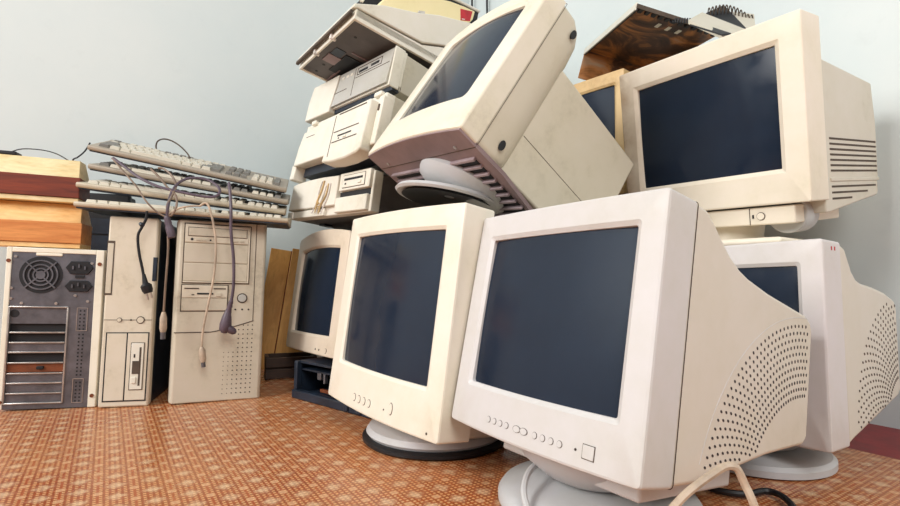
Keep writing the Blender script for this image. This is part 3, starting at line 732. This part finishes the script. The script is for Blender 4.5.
for z0, z1 in ((.184, .230), (.078, .176), (.018, .066)):
    z = z0
    while z < z1:
        for x in (.0545, .0625): vent.box(x-.0016, x+.0016, -.0005, .001, z-.0018, z+.0018)
        z += .0085
tag(obj('vent_holes', vent, MAT['dark'], t1, PT1, smooth=0), 'columns of small square vent holes', kind='stuff')
for z0, z1 in ((.014, .070), (.180, .234)):
    outline(t1, PT1, .0475, .0695, z0, z1, -.0005, .0012, 'steel_lt', 'pressed_rib')
for x, z in ((-.091, .339), (.0885, .337), (-.0905, .02), (.0885, .03)): obj('screw', MB().ellip(x, z, 0, .0042, .0042, .0045, 12), MAT['brown'], t1, PT1)
for x, z in ((-.079, .349), (.072, .338), (-.083, .277), (-.083, .253), (-.062, .243), (.005, .243), (.068, .249), (.042, .262)): obj('screw', MB().ellip(x, z, .001, .0032, .0032, .003, 10), MAT['steel_lt'], t1, PT1)

PSL = pose((-.763, 1.205, -.305), (16.6, 0, 1.0))
s1 = thing('desktop_computer', 'slim light beige desktop case stood on end between the two towers', 'computer', PSL)
obj('case_body', MB().box(-.050, .050, .026, .39, .002, .447), MAT['navy'], s1, PSL, bevel=.003)  # navy colour stands in for shade on the side facing the midi tower
fpn = obj('front_bezel', MB().box(-.052, .052, 0, .028, .001, .449), MAT['slim'], s1, PSL, bevel=.004)
obj('grip_recess', MB().box(-.0525, -.037, -.0006, .012, .262, .390), MAT['seam'], s1, PSL)
obj('grip_insert', MB().box(-.051, -.039, -.0012, .012, .266, .384), MAT['tower'], s1, PSL, bevel=.001)
obj('blue_tab', MB().box(.0455, .053, -.0015, .01, .297, .354), MAT['navy'], s1, PSL)
bar('panel_gap', s1, PSL, -.050, .050, .2034, .2046, .0006, 'seam')
for x, r in ((-.018, .0055), (.026, .0088)):
    obj('button_ring', MB().ellip(x, .204, .002, r, r, .0030, 24), MAT['seam'], s1, PSL)
    obj('button', MB().ellip(x, .204, .002, r*.78, r*.78, .0046, 24), MAT['slim'], s1, PSL)
obj('indicator_light', MB().ellip(.006, .204, .002, .002, .002, .003, 10), MAT['led'], s1, PSL)
outline(s1, PSL, -.0435, .0465, .014, .175, -.0004, .0022, 'dark')
bar('drive_cover', s1, PSL, -.041, -.0005, .0165, .1725, .0010, 'slim', .004, .001)
bar('panel_gap', s1, PSL, -.0005, .0018, .015, .174, .0008, 'dark')
bar('drive_cover', s1, PSL, .0018, .0443, .0165, .1725, .0010, 'slim', .004, .001)
outline(s1, PSL, .0095, .0385, .040, .151, -.0014, .0012)
fd = obj('floppy_drive', MB().box(.011, .037, -.0032, .002, .0415, .1495), MAT['case'], s1, PSL, bevel=.001)
bar('disk_slot', fd, PSL, .0285, .0325, .050, .140, .0037, 'seam')
bar('slot_door', fd, PSL, .015, .030, .078, .108, .0042, 'seam', .003)
bar('eject_button', fd, PSL, .015, .024, .056, .070, .006, 'case', .004, .0008)
bar('indicator_light', fd, PSL, .017, .020, .116, .124, .0040, 'dark', .003)

PT2 = pose((-.574, 1.269, -.305), (25.1, 0, .8))
t2 = thing('tower_computer', 'dirty beige midi tower with drive bays and a dotted speaker grille, under the keyboards', 'computer', PT2)
obj('case_body', MB().box(-.100, .100, .045, .29, .003, .444), MAT['case_metal'], t2, PT2, bevel=.003)
fz = [(-.1085, .05), (-.1035, .012), (-.097, 0), (.097, 0), (.102, .006), (.103, .05)]
fb2 = MB().rings([[(x, y, z) for x, y in fz] for z in (.001, .446)])
fr2 = obj('front_bezel', fb2, MAT['tower'], t2, PT2, bevel=.003)
bar('panel_gap', fr2, PT2, .0755, .0772, .198, .445, .0006, 'seam')
outline(fr2, PT2, -.089, .064, .290, .4385, -.0002, .0022, 'seam')
fr_ = MB()
for a in ((-.0868, .0618, .2925, .2955), (.0585, .0618, .2925, .436), ): fr_.box(a[0], a[1], -.004, .002, a[2], a[3])
obj('bay_frame', fr_, MAT['slim'], t2, PT2, bevel=.001)
cdz = obj('optical_drive', MB().box(-.0862, .058, -.0035, .004, .391, .4355), MAT['slim'], t2, PT2, bevel=.0012)
outline(cdz, PT2, -.080, .0545, .406, .4285, -.0035, .0012)
obj('disc_tray', MB().box(-.0785, .053, -.0048, 0, .4075, .427), MAT['tower'], cdz, PT2, bevel=.0008)
obj('headphone_jack', MB().ellip(-.071, .3985, -.003, .0032, .0032, .0012, 14), MAT['dark'], cdz, PT2)
for x in (-.057, -.044, .028, .043): bar('button', cdz, PT2, x-.005, x+.005, .3955, .4005, .0055, 'tower', .004, .0006)
bar('indicator_light', cdz, PT2, -.032, -.028, .396, .3995, .0042, 'dark', .003)
for z0, z1 in ((.342, .3885), (.2965, .3400)): obj('drive_cover', MB().box(-.0862, .058, -.0025, .004, z0, z1), MAT['tower'], t2, PT2, bevel=.0012)
outline(fr2, PT2, -.0895, .0165, .2215, .288, -.0002, .0022, 'seam')
ff = obj('floppy_drive', MB().box(-.087, .0142, -.0030, .004, .2555, .2860), MAT['slim'], t2, PT2, bevel=.001)
bar('disk_slot', ff, PT2, -.082, -.050, .2765, .2795, .0036, 'seam', .003); bar('disk_slot', ff, PT2, -.018, .010, .2765, .2795, .0036, 'seam', .003)
bar('slot_door', ff, PT2, -.054, -.018, .2635, .2675, .0038, 'dark', .003)
bar('eject_button', ff, PT2, -.012, .000, .2590, .2670, .0055, 'tower', .004, .0006)
bar('indicator_light', ff, PT2, -.066, -.060, .2615, .264, .0036, 'led', .003)
obj('drive_cover', MB().box(-.087, .0142, -.0020, .004, .2240, .2540), MAT['tower'], t2, PT2, bevel=.001)
obj('power_ring', MB().ellip(.049, .255, .002, .0125, .0125, .0030, 28), MAT['seam'], t2, PT2)
obj('power_button', MB().ellip(.049, .255, .002, .0098, .0098, .0055, 28), MAT['case_grey'], t2, PT2, bevel=.001)
for x in (.034, .050, .065): obj('indicator_light', MB().ellip(x, .2265, .002, .0022, .0022, .0028, 10), MAT['dark'], t2, PT2)
wv = [(-.100 + .178*i/20, .171 + .0 * i + .027*max(0, (i-9)/11)**1.2) for i in range(21)]
obj('panel_gap', MB().tube([(x, -.0002, z) for x, z in wv], .0012, 6, 1), MAT['seam'], fr2, PT2)
hl = MB()
for r in range(16):
    z = .019 + r*.0112
    for c in range(7):
        x = .012 + c*.0107
        if c < 3 and r > 9: continue
        sz = .0016 if c > 2 else .0010
        if c == 2: sz = .0014
        hl.rings([[(x + sz*math.cos(t), y, z + sz*math.sin(t)) for t in [2*math.pi*i/6 for i in range(6)]] for y in (.001, -.0006)])
tag(obj('speaker_holes', hl, MAT['dark'], fr2, PT2, smooth=0), 'grid of small dark speaker holes', kind='stuff')

# ------------------------------------------------------------------ keyboards stacked on the towers
KEYM = {}
def key_mesh(w, mat):
    k = (round(w, 4), mat)
    if k not in KEYM:
        d = .0175; h = .0085; i = .0025
        mb = MB().rings([[(0, 0, 0), (w, 0, 0), (w, d, 0), (0, d, 0)], [(i, i*.8, h), (w-i, i*.8, h), (w-i, d-i, h), (i, d-i, h)]])
        me = mesh_of('key', mb, 0); me.materials.append(MAT[mat]); KEYM[k] = me
    return KEYM[k]
def layout():
    """(x, y, width, grey) for a full-size board: main block, cursor block, number pad"""
    out = []; u = .0190
    rows = [(.018, [1.25, 1.25, 1.25, 6.25, 1.25, 1.25, 1.25, 1.25]), (.037, [2.25] + [1]*10 + [2.75]), (.056, [1.75] + [1]*11 + [2.25]),
            (.075, [1.5] + [1]*12 + [1.5]), (.094, [1]*13 + [2])]
    for y, ws in rows:
        x = -.218
        for j, k in enumerate(ws):
            out.append((x, y, k*u*.985 - .0012, j in (0, len(ws)-1) and k > 1)); x += k*u*.985
    x0 = -.218
    for g in ((0,), (2, 3, 4, 5), (6.5, 7.5, 8.5, 9.5), (11, 12, 13, 14)):
        for k in g: out.append((x0 + k*u*.985, .120, u - .002, k in (0, 6.5, 7.5, 8.5, 9.5)))
    for i in range(3):
        for y in (.075, .094, .120): out.append((.074 + i*u, y, u - .0018, True))
        out.append((.074 + i*u, .018, u - .0018, True))
    out.append((.074 + u, .037, u - .0018, True))
    for i in range(4):
        for y in (.018, .037, .056, .075, .094): out.append((.140 + i*u, y, u - .0018, i == 3 or y == .094))
    return out
def keyboard(label, M, mat, singles, grey=True, short=0.0):
    k = thing('keyboard', label, 'keyboard', M, 'keyboards piled on the towers')
    pr_ = [(0, .004), (.004, 0), (.166, 0), (.170, .006), (.170, .026), (.160, .0285), (.135, .025), (.014, .013), (.003, .012), (0, .010)]
    obj('case', MB().prism(pr_, .235), MAT[mat], k, M, bevel=.002)
    slope = math.atan2(.012, .121)
    KM = Matrix.Rotation(slope, 4, 'X'); z0 = .0115
    lump = {'key': MB(), 'key_grey': MB()}
    for x, y, w, g in layout():
        mt_ = 'key_grey' if (g and grey) else 'key'
        L = T(x, y, z0 + (y-.014)*math.tan(slope)) @ KM
        if singles: obj('key', key_mesh(w, mt_), None, k, M @ L)
        else:
            me = key_mesh(w, mt_)
            lump[mt_].add([tuple(v.co) for v in me.vertices], [tuple(p.vertices) for p in me.polygons], L)
    if not singles:
        for mt_, mb in lump.items():
            if mb.v: tag(obj('keys', mb, MAT[mt_], k, M, smooth=0), 'rows of keys', kind='stuff')
    if singles:
        for x in (-.19, .19): obj('foot', MB().box(x-.012, x+.012, .145, .155, -.010, .001), MAT[mat], k, M)
    obj('base', MB().box(-.231, .231, .006, .166, -.003, .0005), MAT['navy'], k, M)
    return k
K4 = pose((-.635, 1.211, .150), (15, 1, 2.6)); K3 = pose((-.656, 1.248, .188), (17, 6, 5.4))
K2 = pose((-.662, 1.290, .231), (16.3, 8.5, 8.0)); K1 = pose((-.667, 1.295, .271), (17.1, 13.5, 9.6))
kb4 = keyboard('pale keyboard lying flat on the tower tops, lowest of the keyboard pile', K4, 'kbd', False, False)
kb3 = keyboard('yellowed keyboard resting on the lowest keyboard', K3, 'kbd', False, False)
kb2 = keyboard('worn grey keyboard wedged under the topmost keyboard', K2, 'kbd2', False, True)
kb1 = keyboard('topmost keyboard with mixed white and grey keys, tilted upward', K1, 'kbd2', True, True)

# ------------------------------------------------------------------ wooden boxes on the steel-backed tower
def wooden_box(label, M, front, top, strip, w=.30, hf=.049, hs=.048, rx=.0):
    b = thing('wooden_box', label, 'box', M)
    x0, x1 = -w, rx
    obj('base_board', MB().box(x0, x1 - .002, .004, .085, 0, .011), MAT[strip], b, M, bevel=.001)
    obj('front_board', MB().box(x0, x1, 0, .014, .0115, .0115 + hf), MAT[front], b, M, bevel=.001)
    z = .0115 + hf
    obj('side_board', MB().box(x1 - .012, x1 - .002, .0145, .085, .0115, z), MAT[front], b, M, bevel=.001)
    obj('back_board', MB().box(x0, x1 - .014, .075, .085, .0115, z), MAT[front], b, M)
    obj('side_board', MB().box(x0, x0 + .01, .0145, .074, .0115, z), MAT[front], b, M)
    lid_ = MB().add([(x0, .004, z), (x1 - .003, .004, z), (x1 - .003, .085, z), (x0, .085, z), (x0 + .01, .04, z + hs), (x1 - .014, .04, z + hs), (x1 - .014, .08, z + hs), (x0 + .01, .08, z + hs)],
        [(0,3,2,1),(4,5,6,7),(0,1,5,4),(1,2,6,5),(2,3,7,6),(3,0,4,7)])
    obj('lid', lid_, MAT[top], b, M, bevel=.001)
    return b
PB = pose((-.879, 1.203, .0665), (20, 0, 1.2))
wooden_box('wooden box with an orange pine front and amber lid, on the steel backed tower', PB, 'wood_orange', 'wood_light2', 'wood_light2', w=.205)
PB2 = PB @ T(-.012, .006, .1095)
wooden_box('wooden box with a dark mahogany front and pale lid, upper of the two boxes', PB2, 'wood_red', 'wood_light', 'wood_light', w=.205)
bt = thing('black_tray', 'black plastic tray with a trailing wire on the upper wooden box', 'tray', PB2 @ T(0, 0, .109))
BT = WM[bt.name]
obj('tray', MB().box(-.19, -.145, .044, .078, .0, .010), MAT['black'], bt, BT, bevel=.003)
obj('wire', MB().tube([(-.165, .06, .008), (-.14, .06, .020), (-.10, .06, .022), (-.07, .062, .016), (-.045, .066, .002)], .0014, 6), MAT['black'], bt, BT)

bk = thing('tower_computer', 'black tower case standing behind the wooden boxes and the slim case', 'computer', T(-1.055, 1.465, 0))
PK = pose((-1.055, 1.465, 0), (17, 0, 0), 0)
obj('case_body', MB().box(-.095, .105, .02, .068, .003, .545), MAT['dark'], bk, PK, bevel=.004)
obj('front_bezel', MB().box(-.098, .108, .0, .021, .0, .55), MAT['black'], bk, PK, bevel=.006)
for z in (.43, .38): obj('drive_cover', MB().box(-.085, .085, -.003, .003, z, z + .045), MAT['navy'], bk, PK, bevel=.001)

# ------------------------------------------------------------------ boards leaning behind, dark crate, navy chassis
def leaning(label, px0, px1, d0, h, lean, yaw, mat):
    a = at(px0, 300, d0)
    M = T(a.x, a.y, 0) @ Matrix.Rotation(R(yaw), 4, 'Z') @ Matrix.Rotation(R(-lean), 4, 'X') @ Matrix.Rotation(R(8), 4, 'Y')
    b = thing('leaning_board', label, 'board', M)
    w = (px1-px0)/507*d0
    obj('panel', MB().box(0, w, 0, .016, 0, h), MAT[mat], b, M, bevel=.001)
    obj('edge_strip', MB().box(w, w + .004, 0, .017, 0, h), MAT['wood_red'], b, M)
leaning('brown fibreboard panel leaning on the wall beside the beige midi tower', 252, 272, 1.70, .415, 3, 22, 'board')
leaning('narrow brown panel leaning on the wall next to the arched monitor', 274, 300, 1.665, .412, 3, 22, 'board')
dbx = thing('navy_panel', 'dark navy flat panel stood behind the brown boards', 'panel', T(-.70, 1.635, 0) @ Matrix.Rotation(R(28), 4, 'Z'))
obj('panel', MB().box(-.02, .05, .10, .125, 0, .42), MAT['navy'], dbx, WM[dbx.name], bevel=.002)
obj('rim', MB().box(-.02, .05, .095, .10, .40, .42), MAT['black'], dbx, WM[dbx.name])
obj('rim', MB().box(-.02, .05, .095, .10, .0, .02), MAT['black'], dbx, WM[dbx.name])
cr = thing('small_crate', 'low dark brown crate on the floor in front of the leaning boards', 'crate', T(-.548, 1.53, 0) @ Matrix.Rotation(R(22), 4, 'Z'))
CM = WM[cr.name]
for z in (.004, .038): obj('slat', MB().box(0, .15, 0, .010, z, z + .028), MAT['wood_dark'], cr, CM, bevel=.001)
for x in (0, .14): obj('end_board', MB().box(x, x + .01, .0105, .08, .0, .068), MAT['wood_dark'], cr, CM)
obj('back_board', MB().box(0, .15, .081, .09, .0, .068), MAT['wood_dark'], cr, CM)

CH = T(-.262, 1.215, 0) @ Matrix.Rotation(R(-40), 4, 'Z')
ch = thing('computer_chassis', 'open navy blue chassis lying on the floor under the arched monitor', 'chassis', CH)
cw, chh = .172, .094
obj('base_plate', MB().box(-cw, .125, 0, .36, .003, .012), MAT['navy'], ch, CH, bevel=.002)
obj('top_plate', MB().box(-cw, .125, .004, .36, chh-.006, chh), MAT['navy'], ch, CH, bevel=.001)
for x in (-cw, .120): obj('side_plate', MB().box(x, x + .005, .004, .36, .012, chh-.006), MAT['navy'], ch, CH, bevel=.001)
obj('rear_plate', MB().box(-cw+.005, .120, .350, .36, .012, chh-.006), MAT['navy'], ch, CH)
obj('front_sill', MB().box(-cw-.003, .128, -.012, .008, .0, .022), MAT['navy'], ch, CH, bevel=.003)
obj('corner_post', MB().box(-cw-.003, -cw+.010, -.006, .010, .02, chh), MAT['navy'], ch, CH, bevel=.002)
obj('shelf', MB().box(-cw+.005, -.02, .010, .30, .070, .074), MAT['navy'], ch, CH)
obj('drive_cage', MB().box(-.03, .11, .06, .26, .013, .078), MAT['dark'], ch, CH, bevel=.002)
obj('latch', MB().box(-.10, -.085, .012, .022, .052, .070), MAT['steel'], ch, CH, bevel=.001)
obj('latch', MB().box(-.075, -.068, .012, .022, .045, .070), MAT['steel'], ch, CH, bevel=.001)
obj('copper_rail', MB().box(-.09, .02, .014, .022, .022, .030), MAT['brown'], ch, CH, bevel=.001)
obj('front_clip', MB().box(.04, .055, -.016, .004, .004, .034), MAT['navy'], ch, CH, bevel=.002)
obj('front_clip', MB().box(.085, .10, -.016, .004, .004, .030), MAT['navy'], ch, CH, bevel=.002)

# ------------------------------------------------------------------ cords
def on_pile(px, py, depth=None):
    """a point lying against the fronts of the piled keyboards, or hanging straight down from the lowest"""
    if depth is None:
        low = 1.15 + (px - 72) / 216 * .12; top = 1.22 + (px - 88) / 200 * .14
        t = min(1.0, max(0.0, (py - 160) / 40)); depth = (1 - t) * top + t * low - .013
    return at(px, py, depth)
def cord(name, label, pix, r, mat, cat='cord', group=None, parent=None):
    o = obj(name, MB().tube([on_pile(*p) for p in pix], r, 8, 6), MAT[mat], parent)
    return tag(o, label, None if parent else cat, group)
def cord_thing(name, label, pix, r, mat, parent=None):
    """a cord with fittings: a thing of its own, or the lead of the keyboard it belongs to"""
    if parent: return cord('cord', label, pix, r, mat, parent=parent)
    e = thing(name, label, 'cord', T(*on_pile(*pix[0])))
    obj('wire', MB().tube([on_pile(*p) for p in pix], r, 8, 6), MAT[mat], e)
    return e
def seg(parent, name, a, b, prof, mat, n=14):
    """a turned piece along the line a-b; prof = (radius, fraction)"""
    a = on_pile(*a); b = on_pile(*b); L = (b-a).length
    M = T(*a) @ (b-a).to_track_quat('Z', 'Y').to_matrix().to_4x4()
    return obj(name, MB().lathe([(r, f*L) for r, f in prof], n), MAT[mat], parent, M)

e = cord_thing('power_cord', 'short black power cord with two pin plug hanging down the slim case', [(147, 211), (146, 219), (142, 227), (138, 236), (139, 252), (143, 272), (144, 281)], .0030, 'black')
seg(e, 'strain_relief', (143.6, 274), (145.5, 284), [(.0035, 0), (.005, .5), (.0065, 1)], 'black')
seg(e, 'plug', (145.2, 283), (148.5, 293), [(.006, 0), (.012, .25), (.0115, .7), (.009, 1)], 'black')
seg(e, 'pin', (146.3, 292), (148.2, 300), [(.0021, 0), (.0021, .9), (.001, 1)], 'steel_lt', 8)
seg(e, 'pin', (150.3, 291), (152, 298), [(.0021, 0), (.0021, .9), (.001, 1)], 'steel_lt', 8)
seg(e, 'cord_tie', (139.5, 223), (144, 226), [(.003, 0), (.006, .5), (.003, 1)], 'navy')

e = cord_thing('keyboard_cord', 'purple cord hanging in front of the midi tower with an angled plug', [(229, 183), (230, 192), (231, 210), (231, 232), (233.5, 258), (233.5, 285), (231, 303)], .0036, 'cord_purple', parent=kb2)
seg(e, 'strain_relief', (231.5, 300), (228, 313), [(.0042, 0), (.0058, .2), (.005, .3), (.0065, .5), (.0056, .6), (.008, 1)], 'cord_purple')
seg(e, 'plug', (228, 311), (224, 333), [(.0065, 0), (.0105, .25), (.0135, .6), (.0125, .85), (.006, 1)], 'cord_purple', 18)
seg(e, 'plug_face', (226, 327), (236, 333), [(.009, 0), (.010, .3), (.008, .8), (.003, 1)], 'cord_purple', 16)

e = cord_thing('mouse_cord', 'cream cord hanging in front of the midi tower with a round metal plug', [(200, 206), (205, 203), (209, 207), (213, 222), (216, 245), (214, 275), (208, 305), (203, 330), (201.5, 350)], .0027, 'cord_cream')
seg(e, 'plug', (201.8, 347), (203, 362), [(.004, 0), (.0075, .25), (.0075, .8), (.006, 1)], 'cord_cream')
seg(e, 'plug_tip', (202.9, 361), (203.6, 367), [(.0048, 0), (.0048, 1)], 'steel')

e = cord_thing('mouse_cord', 'thin tan cord hanging in the gap beside the midi tower', [(168, 236), (168, 252), (165.5, 285), (163.5, 315)], .0024, 'cord_tan')
seg(e, 'plug', (163.6, 312), (163, 332), [(.004, 0), (.0075, .3), (.008, .8), (.006, 1)], 'cord_cream')
seg(e, 'plug_tip', (163, 331), (162.8, 339), [(.0055, 0), (.0055, 1)], 'steel')

e = cord_thing('keyboard_cord', 'grey purple cord looped in a big oval across the keyboard fronts', [(113, 158), (125, 167), (140, 178), (160, 187), (185, 193), (208, 197), (218, 195), (219, 188), (208, 180), (192, 178), (180, 182), (172, 192), (168, 206), (167, 218)], .0034, 'cord_purple', parent=kb1)
seg(e, 'plug', (166.5, 216), (172, 238), [(.005, 0), (.0075, .12), (.0065, .2), (.008, .3), (.007, .38), (.009, .5), (.009, .96), (.006, 1)], 'cord_purple')
cord('cord', 'thin grey cord running down across the keyboard fronts from the topmost one', [(112, 158), (124, 172), (136, 186), (146, 201), (157, 212), (166, 217)], .0020, 'cord_tan', parent=kb1)
cord('cord', 'brown grey cord bunched in coils at the middle of the keyboard pile', [(151, 169), (160, 178), (168, 188), (176, 196), (176, 208), (170, 216), (167, 206), (172, 196), (176, 186), (172, 176), (164, 169), (158, 168)], .0026, 'cord_tan', parent=kb2)
cord('cord', 'cream cord curling over the lowest keyboard edge', [(168, 214), (180, 208), (192, 206), (201, 206)], .0022, 'cord_cream', parent=kb4)
cord('cord', 'dark cord arching up behind the topmost keyboard', [(157, 151, 1.40), (156, 146, 1.41), (158, 141, 1.42), (164, 139, 1.42), (172, 141, 1.42), (180, 146, 1.41), (187, 153, 1.40), (190, 158, 1.38)], .0020, 'seam', parent=kb1)
cord('cord', 'black cord drooping off the end of the topmost keyboard', [(90, 143, 1.36), (85, 151, 1.34), (78, 157, 1.33), (73, 160, 1.33), (74, 168, 1.34)], .0020, 'black', parent=kb1)

cord('cable', 'thick cream cable arched on the floor beside the white front monitor', [(632, 604, .475), (648, 560, .49), (665, 520, .50), (680, 500, .505), (697, 485, .51), (714, 473, .515), (724, 467, .52), (732, 466, .52), (738, 470, .52), (745, 485, .52), (752, 500, .515), (762, 530, .51), (772, 575, .50), (778, 598, .492)], .0042, 'cord_cream', parent=m1.root)
cord('cable', 'black cable lying on the floor behind the white front monitor', [(700, 484, .75), (720, 491, .725), (745, 494, .714), (765, 491, .725), (780, 495, .71), (790, 503, .684), (796, 512, .657)], .0045, 'black', parent=m6.root)
cord('cable', 'grey cable curling round the pedestal of the white front monitor', [(540, 463, .70), (532, 468, .68), (527, 476, .665), (524, 488, .65), (525, 500, .635), (530, 515, .62)], .0042, 'grey_base', parent=m1.root)
for px, off, lab in ((472, .093, 'thin dark cable running up the wall right in the room corner'), (487, 0, 'thin dark cable running up the wall a little way out from the room corner')):
    cord('wall_cable', lab, [(px, 60, 2.283 + off), (px + .3, 30, 2.293 + off), (px, 0, 2.303 + off), (px - .2, -60, 2.323 + off)], .005, 'black', 'cable', 'cables on the corner wall')
